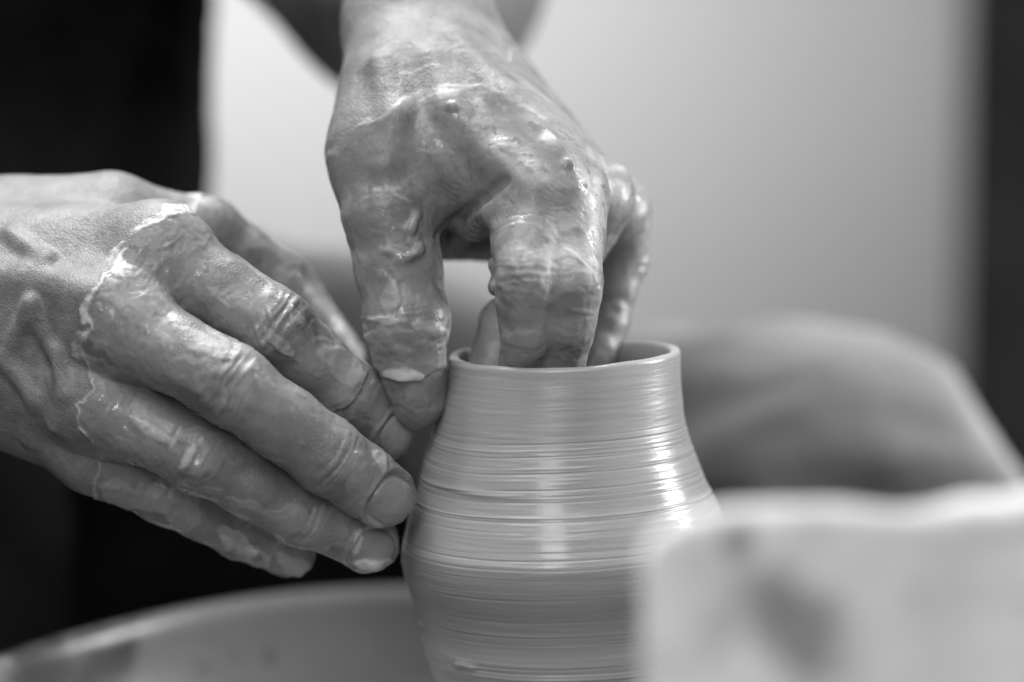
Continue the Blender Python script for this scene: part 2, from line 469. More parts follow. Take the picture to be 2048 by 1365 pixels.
    band = np.interp(zz.ravel(), zq, bv[::-1]); wet = np.interp(zz.ravel(), zq, wv[::-1])
    F = grid_faces(NT_, nv, wrap_u=True)
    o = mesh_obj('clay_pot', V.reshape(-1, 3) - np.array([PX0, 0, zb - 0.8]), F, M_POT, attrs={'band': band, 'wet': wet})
    o.location = (PX0 / 1000, 0, (zb - 0.8) / 1000)
    return o, zb - 0.8
pot, Z_HEAD = build_pot()
tag(pot, 'wet round-bellied clay pot with throwing rings, spinning on the wheel under both hands', 'pot')

def lathe(name, prof, n, centre, mat, parent=None, base=None, warp=None, closed=False, attrs=None):
    pr = np.array(prof, float); th = np.linspace(0, 2 * np.pi, n, endpoint=False)
    TH = np.repeat(th[:, None], len(pr), 1)
    V = np.stack([pr[:, 0] * np.cos(TH), pr[:, 0] * np.sin(TH), np.repeat(pr[:, 1][None], n, 0)], -1)
    if warp is not None: V = warp(V, TH)
    V = V.reshape(-1, 3) + np.asarray(centre)
    b = np.zeros(3) if base is None else np.asarray(base)
    o = mesh_obj(name, V - b, grid_faces(n, len(pr), True, closed), mat, parent)
    if parent is None: o.location = b / 1000
    return o

# wheel head the pot turns on
hc = np.array([PX0, 0, Z_HEAD])
lathe('wheel_head', [(0.1, -0.2), (66, -0.2), (69, -1.2), (70, -3), (70, -9), (67, -11), (30, -11), (28, -60), (0.1, -60)], 96, hc, M_STEEL, base=hc)
tag(bpy.data.objects['wheel_head'], 'flat round metal wheel head under the clay pot', 'wheel head')

# splash pan round the wheel: far rim passes behind the pot
pr0 = P(840, 1192, 165)
RP = 172.0; zr = pr0[2]; zf = Z_HEAD - 34
pc = np.array([PX0 - 8, 0, 0.0])
spots = []
for (px, py, d, r, s) in ((130, 1335, 158, .030, .85), (60, 1350, 150, .022, .7), (200, 1350, 150, .02, .8), (535, 1312, 160, .005, .6), (465, 1310, 160, .0045, .4), (180, 1290, 160, .012, .6), (225, 1330, 160, .012, .5)):
    for _ in range(30):
        w = P(px, py, d); d += 0.6 * (math.sqrt(max(1.0, RP ** 2 - (w[0] - pc[0]) ** 2)) - w[1])
    spots.append(((w[0] - pc[0]) / 1000, w[1] / 1000, (w[2] - zf) / 1000, r, s))
M_PAN = mat_stained('pan_plastic', 0.15, 0.03, spots, 25, 0.3)
pan_prof = [(0.1 + 30, zf), (RP - 22, zf), (RP - 9, zf + 4), (RP - 3, zf + 14), (RP - 1, zr - 7), (RP - 1.5, zr - 3), (RP, zr - 0.6), (RP + 2.5, zr), (RP + 6, zr - .6), (RP + 8, zr - 3), (RP + 7.5, zr - 6), (RP + 4, zr - 7), (RP + 3, zr - 12), (RP + 1, zf + 10), (RP - 8, zf - 4), (30, zf - 5)]
def panwarp(V, TH):
    V = V.copy(); w = sstep(zr - 10, zr - 1, V[..., 2])
    V[..., 2] += w * (0.8 * np.sin(3 * TH + 1) + 0.5 * np.sin(7 * TH))
    return V
pan = lathe('splash_pan', pan_prof, 240, pc, M_PAN, base=np.array([pc[0], pc[1], zf]), warp=panwarp, closed=True)
tag(pan, 'wide grey plastic splash pan with clay stains, round the wheel under the pot', 'splash pan')

# upright splash guard standing on the near side of the pan
def build_guard():
    RG = 232.0; gb = zf - 8
    nu, nv = 200, 60
    gx = P(1285, 1200, -RG)[0] - PX0; a0 = math.atan2(-math.sqrt(RG ** 2 - gx ** 2), gx); a1 = a0 + 1.75
    top = P(1750, 992, -RG + 14)[2]
    out = []; L = (a1 - a0) * RG
    u = np.linspace(0, 1, nu) ** 1.3 * L
    # top edge: rounded end corner, then an uneven clay-caked lip
    cr = 17.0
    edge = top - np.where(u < cr, cr - np.sqrt(np.maximum(cr * cr - (cr - u) ** 2, 0)), 0) * 0.6
    edge += 0.4 * np.sin(u / 11.0) * sstep(8, 20, u) - 1.6 * np.exp(-((u - 50) / 9) ** 2) + 0.5 * noise(np.stack([u, u * 0, u * 0], 1), 7, 3)
    V = []
    prof = [(1.8, 0.0), (2.0, -0.25)] 
    t = np.linspace(0, 1, nv)
    shell = []
    for side in (0, 1):
        for k_ in range(nv):
            f_ = t[k_] if side == 0 else t[nv - 1 - k_]
            z = gb + (edge - gb) * f_
            dz = edge - z
            lip = 1.4 * np.exp(-((dz - 3.5) / 3.2) ** 2) * sstep(48, 66, u)
            lump = 0.8 * fbm(np.stack([u, z, z * 0], 1), 14, 9, 3)
            roundoff = 1.3 * np.clip(1 - dz / 1.3, 0, 1) ** 2
            r = RG + 24.0 * dz / (top - gb) + (1.3 + lip + lump - roundoff if side == 0 else -1.3 + lump + roundoff)
            an = a0 + u / RG
            shell.append(np.stack([PX0 + r * np.cos(an), r * np.sin(an), z], 1))
    A = np.stack(shell, 1)                     # (nu, 2nv, 3)
    base = np.array([PX0 + RG * math.cos((a0 + a1) / 2), RG * math.sin((a0 + a1) / 2), gb])
    F = grid_faces(nu, 2 * nv, False, True)
    e0 = [(0 * 2 * nv + k_, 0 * 2 * nv + k_ + 1, 2 * nv - 2 - k_, 2 * nv - 1 - k_) for k_ in range(nv - 1)]
    o_ = (nu - 1) * 2 * nv
    e1 = [(o_ + k_ + 1, o_ + k_, o_ + 2 * nv - 1 - k_, o_ + 2 * nv - 2 - k_) for k_ in range(nv - 1)]
    sp = []
    for (px, py, d, r, s_) in ((1590, 1232, -192, .0115, .62), (1520, 1222, -194, .010, .45), (1400, 1150, -194, .010, .2), (1850, 1180, -180, .012, .15), (1475, 1082, -194, .0042, .8), (1655, 1270, -190, .007, .3), (1430, 1245, -196, .009, .35), (1640, 1062, -190, .006, .25), (1765, 1015, -185, .011, .25), (1690, 1020, -188, .009, .2), (1330, 1330, -198, .007, .25), (2025, 1045, -170, .004, .5)):
        w = P(px, py, d - 37); sp.append(((w[0] - base[0]) / 1000, (w[1] - base[1]) / 1000, (w[2] - base[2]) / 1000, r, s_))
    o = mesh_obj('splash_guard', A.reshape(-1, 3) - base, np.concatenate([F, np.array(e0), np.array(e1)]), mat_stained('guard_plastic', 0.74, 0.09, sp, 18, 0.62))
    o.location = base / 1000
    tag(o, 'pale upright splash guard smeared with dark clay stains, curving in front of the pot', 'splash guard')
build_guard()

# ------------------------------------------------------------------ the potter
CAMV = -FW
def unit(v): v = np.asarray(v, float); return v / np.linalg.norm(v)
class Finger:
    def __init__(s, pts, dorsal, creases=1.0, nail=True, lines=0.0, waist=0.94, k=2.6, jw=(0, 1, 1)):
        s.jw = jw
        s.W = [P(*p[:3]) for p in pts]; s.R = [RR(p[3], p[2]) for p in pts]
        s.dors = dorsal if isinstance(dorsal, list) else [dorsal] * len(pts)
        s.creases, s.nail, s.lines, s.k = creases, nail, lines, k
        s.seg = []
        n = len(pts)
        for i in range(n - 1):
            a, b = s.W[i], s.W[i + 1]; ra, rb = s.R[i], s.R[i + 1]
            if i < n - 2:
                m = (a + b) / 2; rm = (ra + rb) / 2 * waist
                # the palm side of each phalanx is a soft pad
                s.seg += [Cone(a, m, ra, rm), Cone(m, b, rm, rb)]
                D = s.frame(i)[1]
                s.seg.append(Ell(m - D * rm * 0.28, (np.linalg.norm(b - a) * 0.42, rm * 0.85, rm * 0.9), np.stack([unit(b - a), D, np.cross(unit(b - a), D)])))
            else:
                s.seg.append(Cone(a, b, ra, rb))
                D = s.frame(i)[1]; m = a + (b - a) * 0.62
                s.seg.append(Ell(m - D * rb * 0.25, (np.linalg.norm(b - a) * 0.55, rb * 0.95, rb * 1.02), np.stack([unit(b - a), D, np.cross(unit(b - a), D)])))
    def frame(s, i):
        n = len(s.W)
        if i == n - 1: ax = unit(s.W[i] - s.W[i - 1])
        elif i == 0: ax = unit(s.W[1] - s.W[0])
        else: ax = unit(unit(s.W[i] - s.W[i - 1]) + unit(s.W[i + 1] - s.W[i])) if False else unit(s.W[min(i + 1, n - 1)] - s.W[i])
        D = s.dors[i]; D = unit(D - (D @ ax) * ax)
        return ax, D
    def jframe(s, i):
        ax = unit(unit(s.W[i] - s.W[i - 1]) + unit(s.W[i + 1] - s.W[i]))
        D = s.dors[i]; return ax, unit(D - (D @ ax) * ax)
    def d(s, p):
        return fold(s.seg, p, s.k, p.min(0), p.max(0))
    @property
    def lo(s): return np.min([q.lo for q in s.seg], 0)
    @property
    def hi(s): return np.max([q.hi for q in s.seg], 0)

class Hand:
    def __init__(s, fingers, palm, kp, kf, extra=(), cut=(), pair=None):
        s.fingers, s.palm, s.kp, s.kf, s.extra, s.cut, s.pair = fingers, palm, kp, kf, list(extra), list(cut), pair
        s.box = [type('Box', (), dict(lo=f.lo, hi=f.hi)) for f in fingers]
    def palm_d(s, p):
        return fold(s.palm, p, s.kp, p.min(0), p.max(0))
    def d(s, p):
        lo, hi = p.min(0), p.max(0)
        pd = s.palm_d(p); r = pd.copy()
        for i, f in enumerate(s.fingers):
            if gap(s.box[i], lo, hi) > FAR: continue
            r = smin(r, smin(f.d(p), pd, s.kf), s.pair.get(i, 0.45) if s.pair else 0.45) if i else smin(f.d(p), pd, s.kf)
        for e, k in s.extra:
            if (e.lo - k < hi).all() and (e.hi + k > lo).all():
                m = ((p > e.lo - k) & (p < e.hi + k)).all(1)
                r[m] = smin(r[m], e.d(p[m]), k)
        for e, k in s.cut:
            if (e.lo - k < hi).all() and (e.hi + k > lo).all():
                m = ((p > e.lo - k) & (p < e.hi + k)).all(1)
                r[m] = smax(r[m], -e.d(p[m]), k)
        return r
    def hits(s, pix, d0=-90):
        pix = np.asarray(pix, float)
        o = np.array([P(x, y, d0) for x, y in pix]); v = o - CAM; v /= np.linalg.norm(v, axis=1)[:, None]
        t = np.zeros(len(o))
        for _ in range(60):
            t = np.minimum(t + 0.85 * s.d(o + v * t[:, None]), 400)
        return o + v * t[:, None]
    def blobs(s, lst, lift=0.1, k=1.8):
        """lumps lying on the skin: pixel, half sizes (pixels), turn (degrees)"""
        new = []
        for c, (px, py, rx, ry, rz, ang) in zip(s.hits([b[:2] for b in lst]), lst):
            a = math.radians(ang)
            ax = np.stack([RT * math.cos(a) - UP * math.sin(a), RT * math.sin(a) + UP * math.cos(a), FW])
            new.append((Ell(c - FW * lift * RR(rz), (RR(rx), RR(ry), RR(rz)), ax), k))
        s.extra += new
    def veins(s, lst):
        for pts, r, lift, k in lst:
            q = s.hits(pts) - FW * (lift * r - r)
            s.extra += [(Cone(a, b, r, r), k) for a, b in zip(q[:-1], q[1:])]
    def grooves(s, lst):
        for pts, r, depth, k in lst:
            q = s.hits(pts) - FW * (r - depth)
            s.cut += [(Cone(a, b, r, r), k) for a, b in zip(q[:-1], q[1:])]

def C(a, b, flat=None, f=1.0):
    return Cone(P(*a[:3]), P(*b[:3]), RR(a[3], a[2]), RR(b[3], b[2]), flat, f)

# --- the potter's right hand, pressing the outside of the pot
h1_index = Finger([(318, 505, -14, 84), (550, 655, -20, 74), (692, 786, -10, 65), (776, 866, -2, 53)], CAMV + 0.25 * UP + 0.1 * RT, 1.3)
h1_middle = Finger([(230, 640, -25, 86), (466, 772, -37, 80), (658, 916, -30, 74), (768, 990, -21, 64)], CAMV + 0.05 * UP, 1.25, lines=1.0)
h1_ring = Finger([(195, 805, -19, 80), (398, 910, -26, 73), (612, 1026, -17, 67), (742, 1084, -10, 57)], CAMV - 0.25 * UP, 0.8, lines=0.7)
h1_pinky = Finger([(195, 910, -8, 68), (335, 987, -4, 60), (482, 1060, 3, 54), (584, 1107, 8, 47)], CAMV - 0.4 * UP, 0.6, nail=True)
h1_thumb = Finger([(250, 446, 20, 78), (410, 468, 28, 74), (560, 565, 36, 62), (680, 715, 44, 48)], CAMV * 0.5 + UP, 0.6, nail=False, jw=(0, 0.1, 1.0))
WR1 = (-190, 615, 18)
ELB1 = np.array([-330.0, 150.0, 95.0]); SHO1 = np.array([-300.0, 190.0, 400.0])
h1_palm = [
    C((-190, 520, 12, 100), (318, 495, -12, 84)), C((-190, 590, 6, 105), (230, 628, -24, 92)),
    C((-190, 660, 8, 105), (195, 795, -18, 84)), C((-190, 720, 14, 95), (190, 897, -6, 72)),
    C((-190, 466, 26, 114), (205, 440, 18, 90)),
    C((-60, 640, 30, 150), (150, 760, 18, 110)),
    Cone(P(-190, 612, 18), ELB1, 29, 44, CAMV, 0.8), Cone(ELB1, SHO1, 46, 58)]
H1 = Hand([h1_index, h1_middle, h1_ring, h1_pinky, h1_thumb], h1_palm, 14.0, 10.0)
# tendons, veins and hollows on the back of the hand
H1.veins([([(-120, 560), (60, 560), (180, 590)], 3.2, 0.2, 5)])
H1.veins([([(20, 470), (90, 520), (60, 610), (110, 700)], 1.8, 0.5, 3)])
H1.veins([([(60, 610), (10, 720), (70, 800), (60, 880)], 1.7, 0.5, 3)])
H1.veins([([(110, 700), (130, 790), (110, 850)], 1.5, 0.5, 3)])
# slip caught between and on the fingers
H1.blobs([(598, 823, 6, 4, 3, -20), (583, 895, 5, 3, 2, 0), (706, 878, 6, 9, 4, 0), (733, 910, 4, 4, 3, 0), (741, 925, 4, 4, 3, 0), (749, 940, 5, 16, 4, -15),
          (782, 1050, 34, 12, 9, -18), (735, 1128, 30, 10, 8, 4), (787, 1128, 14, 11, 7, 20), (480, 1095, 46, 10, 6, 30)], 0.2, 1.8)

# --- the potter's left hand, fingers inside the pot
h2_index = Finger([(1062, 412, -18, 76), (1058, 560, -32, 58), (1053, 655, -25, 46), (1048, 800, -9, 41)], CAMV + 0.1 * UP, 0.4, nail=False, k=4.5, waist=1.0)
h2_middle = Finger([(1130, 395, -14, 76), (1138, 565, -29, 58), (1134, 655, -23, 47), (1108, 800, -9, 41)], CAMV + 0.25 * RT, 0.4, nail=False, k=4.5, waist=1.0)
h2_ring = Finger([(1195, 400, 6, 68), (1105, 560, 14, 60), (1012, 650, 6, 50), (962, 780, 4, 46)], -RT + 0.6 * CAMV, 0.3, nail=False)
h2_pinky = Finger([(1234, 425, 24, 60), (1246, 520, 30, 47), (1216, 640, 27, 40), (1180, 765, 20, 34)], RT + 0.5 * CAMV, 0.4, nail=False)
h2_thumb = Finger([(772, 310, 2, 100), (780, 430, -8, 92), (812, 640, -12, 83), (832, 802, -6, 58)], CAMV + 0.15 * RT, 0.7, nail=False, jw=(0, 0.12, 0.8))
ELB2 = P(822, -62, 235); SHO2 = np.array([-260.0, 470.0, 400.0])
h2_palm = [
    C((800, 60, 30, 92), (1060, 395, -16, 76)), C((850, 50, 32, 90), (1128, 385, -12, 74)),
    C((880, 50, 42, 84), (1190, 390, 8, 62)), C((885, 60, 54, 78), (1232, 418, 26, 52)),
    C((800, 60, 30, 92), (770, 310, 0, 100)),
    C((830, 436, 32, 84), (1010, 446, 28, 74)), C((815, 190, 10, 112), (1055, 340, -4, 92)), C((800, 300, 0, 108), (1040, 345, -2, 84)), C((850, 340, 4, 95), (1000, 350, 2, 85)),
    Cone(P(836, 10, 40), P(826, -70, 120), 18, 30), Cone(P(826, -70, 120), ELB2, 30, 47), Cone(ELB2, SHO2, 48, 60)]
H2 = Hand([h2_index, h2_middle, h2_ring, h2_pinky, h2_thumb], h2_palm, 12.0, 8.0, pair={1: 2.4})
H2.veins([([(905, 490), (945, 458), (980, 425)], 2.6, 0.35, 4)])
H2.veins([([(860, 120), (900, 220), (1000, 320), (1075, 380)], 2.4, 0.12, 6)])
H2.veins([([(905, 80), (1010, 200), (1110, 310), (1140, 380)], 2.6, 0.15, 6)])
H2.grooves([([(874, 474), (915, 442), (960, 402), (1006, 364)], 1.6, 1.0, 1.6)])
H2.veins([([(760, 130), (790, 230), (770, 330)], 2.4, 0.35, 5)])
# skin folded on the palm side of the bent index finger
for b in ((1008, 478, 24, 30, 22, 0), (1000, 530, 22, 26, 20, 10), (996, 572, 18, 30, 18, 0)):
    H2.extra.append((Ell(P(b[0], b[1], -16), (RR(b[2]), RR(b[3]), RR(b[4]))), 3.0))
# blobs of slip
H2.blobs([(1138, 328, 10, 9, 5, 0), (824, 455, 9, 12, 8, 30), (833, 430, 8, 7, 5, 0), (815, 515, 24, 9, 8, -20), (838, 498, 9, 16, 8, 20), (785, 505, 14, 6, 4, 10),
          (1152, 590, 11, 8, 5, 30), (1145, 695, 10, 14, 6, 0), (1238, 615, 8, 8, 5, 0), (905, 213, 8, 7, 4, 0)], 0.2, 1.6)

def poly_side(px, py, poly):
    """signed pixel distance to a polyline; positive on its right-hand side when walking along it"""
    best = np.full(len(px), 1e9); sg = np.ones(len(px))
    for (x0, y0), (x1, y1) in zip(poly[:-1], poly[1:]):
        dx, dy = x1 - x0, y1 - y0; l2 = dx * dx + dy * dy
        t = np.clip(((px - x0) * dx + (py - y0) * dy) / l2, 0, 1)
        ex, ey = px - x0 - t * dx, py - y0 - t * dy
        d = np.hypot(ex, ey); m = d < best
        best = np.where(m, d, best); sg = np.where(m, np.sign(dx * (py - y0) - dy * (px - x0)), sg)
    return best * sg

EDGE1 = [(430, 330), (389, 395), (382, 425), (330, 432), (290, 458), (270, 471), (237, 511), (211, 550), (178, 590), (165, 623), (178, 656), (165, 695), (178, 735), (185, 781), (152, 807), (158, 860), (178, 887), (191, 933), (186, 985), (170, 1060)]
EDGE2 = [(1320, 330), (1215, 330), (1155, 275), (1120, 250), (1064, 217), (1036, 200), (1007, 188), (973, 172), (893, 171), (836, 188), (807, 200), (778, 222), (738, 245), (700, 268), (668, 305), (600, 330)]
SMEAR1 = [(560, 690, 46, 16, 40, .9, .25), (590, 632, 34, 9, 62, .7, .2), (545, 640, 34, 8, 66, .6, .15), (520, 672, 34, 8, 68, .6, .15), (615, 660, 30, 8, 60, .5, .1),
          (690, 740, 60, 26, 45, .35, .25), (480, 1090, 70, 22, 30, .7, .35), (590, 1130, 46, 22, 25, .7, .3), (340, 1010, 70, 30, 28, .6, .2), (240, 990, 40, 26, 30, .6, .15),
          (380, 910, 30, 10, -62, .7, .5), (350, 880, 24, 6, -62, .5, .4), (470, 712, 20, 5, -50, .4, .4), (500, 730, 26, 6, -50, .5, .4), (420, 690, 60, 26, 28, .35, .1),
          (715, 1085, 10, 30, 10, .8, .45), (755, 1130, 60, 13, 2, .9, .45), (760, 925, 12, 26, -25, .5, .4), (300, 860, 60, 12, 30, .35, .3)]
SMEAR2 = [(808, 700, 74, 50, 10, .7, .10), (765, 640, 44, 7, 4, .7, .45), (760, 668, 40, 10, -14, .6, .25), (856, 658, 44, 16, 12, .9, .35), (804, 704, 26, 24, 0, .7, .22), (770, 725, 22, 30, 20, .6, .2), (802, 750, 46, 13, 6, 1.1, .65), (850, 715, 26, 40, 10, .5, .15), (835, 800, 30, 30, 0, .3, .05), (785, 600, 20, 36, 10, .35, .15),
          (775, 380, 34, 6, -4, .45, .25), (806, 398, 22, 5, 25, .4, .2), (830, 460, 12, 30, 10, .4, .15), (745, 440, 40, 50, 0, .2, .0),
          (1030, 578, 60, 5, 12, .2, .2), (1150, 515, 42, 6, 38, .5, .3), (1160, 622, 34, 5, 10, .4, .25), (1120, 540, 60, 60, 0, .2, .12), (1040, 690, 44, 36, 0, .2, .2),
          (880, 195, 60, 8, -14, .15, .08), (760, 232, 60, 8, -26, .15, .08)]
def smear(V, px, py, lst, seed):
    th = np.zeros(len(V)); li = np.zeros(len(V))
    w1 = fbm(V, 6.0, seed, 3); w2 = fbm(V, 3.0, seed + 5, 2)
    for (cx_, cy_, a, b, ang, t, l) in lst:
        c, s_ = math.cos(math.radians(ang)), math.sin(math.radians(ang))
        u = (px - cx_) * c + (py - cy_) * s_; v = -(px - cx_) * s_ + (py - cy_) * c
        e = np.sqrt((u / a) ** 2 + (v / b) ** 2) + 0.5 * w1 + 0.22 * w2
        g = 10.0 / b
        m = sstep(1.0 + 0.08 * g, 1.0 - 0.30 * min(g, 1.6), e)
        th = np.maximum(th, m * t * (0.75 + 0.7 * w2)); li = np.maximum(li, m * l)
    return th, li
rng = np.random.default_rng(7)
def dress(H, V, edge, which):
    """skin folds, nails and the coat of slip: displaces vertices, returns masks"""
    N = grad(H.d, V, 0.2)
    px, py, dp = project(V)
    disp = np.zeros(len(V)); nail = np.zeros(len(V)); line = np.zeros(len(V)); foldm = np.zeros(len(V))
    # slip coat
    e = poly_side(px, py, edge) * K * DIST
    if which == 1: e = -e
    else: e = -e
    e = e + 1.6 * fbm(V, 7.0, 41, 3) + 0.5 * noise(V, 1.6, 43)
    slip = sstep(-0.3, 0.5, e)
    ridge = np.exp(-((e - 0.5) / 0.8) ** 2)
    en = noise(V, 14.0, 77)
    crust = np.zeros(len(V))
    if which == 1:
        facing = sstep(-5, 25, 40 - dp) 
        wid = 0.5 + 3.4 * sstep(-.15, .55, fbm(V, 8, 51, 3)) + 2.2 * np.exp(-(((px - 345) / 45) ** 2 + ((py - 430) / 28) ** 2)) + 1.2 * np.exp(-(((px - 176) / 22) ** 2 + ((py - 610) / 30) ** 2))
        crust = sstep(wid, wid - 0.5, -(e - 0.6)) * sstep(-.2, 0.2, -(e - 0.8)) * (e < 1.2)
        crust *= sstep(-0.45, -0.15, fbm(V, 5, 57, 3)) * (0.55 + 0.45 * sstep(-.3, .2, noise(V, 1.4, 58)))
        crust *= sstep(-0.32, -0.05, fbm(V, 9, 59, 2) + 0.25 * np.exp(-((px - 176) / 30) ** 2))
        disp += crust * 0.35
    else:
        disp += 0.28 * ridge * sstep(-.2, .5, en)
        crust = 0.35 * ridge * sstep(-0.3, 0.3, noise(V, 9, 52))
    sth, sli = smear(V, px, py, SMEAR1 if which == 1 else SMEAR2, 201 + which)
    front = sstep(-0.1, 0.35, N @ CAMV)
    sth *= front; sli *= front
    disp += sth; crust = np.maximum(crust, sli)
    # layered slip: plateaus with soft steps
    lay = fbm(V, 11.0, 61, 4)
    th = 0.22 * sstep(-0.06, 0.03, lay) + 0.2 * sstep(0.16, 0.24, lay)
    calm = 1.0 if which == 1 else 0.35 + 0.65 * sstep(380, 470, py)
    disp += slip * th * calm
    disp += slip * 0.22 * fbm(V, 4.0, 65, 3) * (0.4 + 0.6 * calm)
    disp += (1 - slip) * (0.25 * fbm(V, 9.0, 71, 3) + 0.06 * noise(V, 1.3, 73))
    bare = slip * sstep(0.02, -0.10, lay) * sstep(-0.1, 0.25, noise(V, 16, 79))
    own = np.argmin(np.stack([chunked(f.d, V) for f in H.fingers]), 0)
    for fi, f in enumerate(H.fingers):
        sel = np.where((own == fi))[0]
        if len(sel) == 0: continue
        v = V[sel]; nj = len(f.W)
        dd = np.zeros(len(sel)); ll = np.zeros(len(sel)); nl = np.zeros(len(sel)); fm = np.zeros(len(sel))
        for j in range(1, nj - 1):
            ax, D = f.jframe(j); r = f.R[j]
            q = v - f.W[j]; s = q @ ax; m = q @ D; sd = q @ np.cross(ax, D)
            phi = np.arctan2(sd, m); rho = np.hypot(sd, m)
            near = (rho < r * 1.7) * sstep(1.6 * r, 1.1 * r, np.abs(s))
            is_pip = (j == nj - 3)
            dorsal = np.exp(-(phi / 1.15) ** 4)
            wob = noise(np.stack([phi * 2.2, s * 0.12, np.full_like(s, fi * 9.1 + j)], 1), 1.0, 5)
            spread = 0.62 * r if is_pip else 0.36 * r
            cnt = 9 if is_pip else 6
            for c in range(cnt):
                s0 = (-spread + 2 * spread * (c + 0.5) / cnt) + rng.normal() * 0.35
                cen = math.exp(-(s0 / (spread * 0.62)) ** 2)
                A = f.jw[j] * f.creases * (0.12 + 0.34 * cen * rng.uniform(0.5, 1.3)); w = rng.uniform(0.32, 0.6)
                bow = s0 * 0.20 * phi ** 2
                lim = sstep(0.0, 0.3, 1 - np.abs(phi - rng.normal() * 0.25) / rng.uniform(0.7, 1.35))
                gfun = np.exp(-((s - s0 - bow - 0.55 * wob) / w) ** 2) * near * dorsal * lim
                dd -= A * gfun
                if f.lines and s0 > -0.15 * r: ll = np.maximum(ll, f.lines * gfun * (s0 > 0) * rng.uniform(0.2, 0.7) * sstep(-.4, .2, wob + 0.3))
            fm = np.maximum(fm, near * dorsal * np.exp(-(s / (spread * 1.1)) ** 2))
            dd += 0.35 * f.jw[j] * f.creases * near * dorsal * np.exp(-(s / (spread * 1.2)) ** 2) * (0.5 + noise(v, 3.0, 91 + j))
            # palm-side flexion crease
            pm = np.exp(-((np.abs(phi) - math.pi) / 1.0) ** 4)
            dd -= 0.7 * near * pm * np.exp(-(s / 0.9) ** 2)
        if f.nail:
            a, b = f.W[-2], f.W[-1]; r = f.R[-1]
            ax, D = f.frame(nj - 1); L = np.linalg.norm(b - a) + r
            q = v - a; s = q @ ax; m = q @ D; sd = q @ np.cross(ax, D)
            s1, s2 = L - 1.85 * r, L - 0.22 * r; sc, hs = (s1 + s2) / 2, (s2 - s1) / 2; hw = 0.80 * r
            ee = (np.abs((s - sc) / hs) ** 2.6 + np.abs(sd / hw) ** 2.6) ** (1 / 2.6)
            up = sstep(0.0, 0.25 * r, m)
            ins = sstep(1.0, 0.93, ee) * up
            gm = (ee - 1.0) * hw
            dd += up * (-0.75 * np.exp(-((gm + 0.05) / 0.42) ** 2) + 0.6 * np.exp(-((gm - 1.0) / 0.7) ** 2) * sstep(L - 0.35 * r, L - 0.9 * r, s))
            dd += ins * (0.12 - 0.10 * (sd / hw) ** 2)
            nl = ins
            ll = np.maximum(ll, 0.75 * up * np.exp(-((gm - 0.15) / 0.35) ** 2) * sstep(-0.1, 0.4, noise(v, 3.5, 15)))
        disp[sel] += dd; nail[sel] = nl; line[sel] = ll; foldm[sel] = fm
    disp = disp - nail * slip * th * 0.8
    # stretched skin over the knuckles: fine parallel folds across the finger roots
    if which == 1:
        kn = np.exp(-(((px - 320) / 60) ** 2 + ((py - 520) / 70) ** 2)) + 0.9 * np.exp(-(((px - 225) / 45) ** 2 + ((py - 690) / 50) ** 2)) + 0.6 * np.exp(-(((px - 200) / 40) ** 2 + ((py - 830) / 40) ** 2))
        t = (px * 0.86 + py * 0.5 + 14 * noise(V, 6, 33)) / 11.5
    else:
        kn = np.exp(-(((px - 1130) / 50) ** 2 + ((py - 430) / 70) ** 2)) + 0.7 * np.exp(-(((px - 880) / 70) ** 2 + ((py - 360) / 50) ** 2))
        t = (px * 0.35 - py * 0.9 + 16 * noise(V, 6, 33)) / 10.5
    ln = np.sin(t * 2 * np.pi / 1.0)
    disp -= 0.34 * kn * np.clip(ln, 0, 1) * (0.5 + 0.5 * noise(V, 4, 35))
    if which == 2: bare *= 0.35
    bare = np.clip(bare * 0.8 + 0.5 * foldm * slip * sstep(-.2, .3, noise(V, 5, 95)), 0, 1)
    # smooth fall where the slip is thick over the folds
    return V + N * disp[:, None], dict(slip=slip, crust=np.clip(crust, 0, 1), nail=nail, line=np.clip(line, 0, 1), bare=bare, coat=sstep(940, 1000, px) * sstep(330, 480, py) * sstep(-.35, .1, fbm(V, 9, 301, 3)) if which == 2 else np.zeros(len(V)))

def clip_to(V, F, keep):
    k = keep[F].all(1) if keep.dtype == bool else keep
    F = F[k]; used = np.zeros(len(V), bool); used[F.ravel()] = True
    mp = np.cumsum(used) - 1
    return used, mp[F]

def build_body(parent, base):
    h = 0.55
    lo1 = np.array([P(-150, 300, 0)[0], -75, 22.0]); hi1 = np.array([P(870, 0, 0)[0], 75, 165.0])
    V1, F1 = surface(H1.d, lo1, hi1, h)
    V1, A1 = dress(H1, V1, EDGE1, 1)
    lo2 = np.array([P(640, 0, 0)[0], -70, 70.0]); hi2 = np.array([P(1340, 0, 0)[0], 165, 245.0])
    V2, F2 = surface(H2.d, lo2, hi2, h)
    V2, A2 = dress(H2, V2, EDGE2, 2)
    def rest(f, lo, hi, flo, fhi):
        V, F = surface(f, lo, hi, 4.0, 10, 0)
        inside = ((V > flo + 3) & (V < fhi - 3)).all(1)
        used, F = clip_to(V, F, ~inside)
        return V[used], F
    V3, F3 = rest(H1.d, (-420, -80, 20), (-150, 270, 430), lo1, hi1)
    V4, F4 = rest(H2.d, (-330, 30, 80), (80, 560, 470), lo2, hi2)
    Vs = [V1, V2, V3, V4]; Fs = []; o = 0
    for V_, F_ in zip(Vs, (F1, F2, F3, F4)): Fs.append(F_ + o); o += len(V_)
    at = {k: np.concatenate([A1[k], A2[k], np.zeros(len(V3)), np.zeros(len(V4))]) for k in A1}
    return mesh_obj('body', np.concatenate(Vs) - base, np.concatenate(Fs), M_SKIN, parent, at)

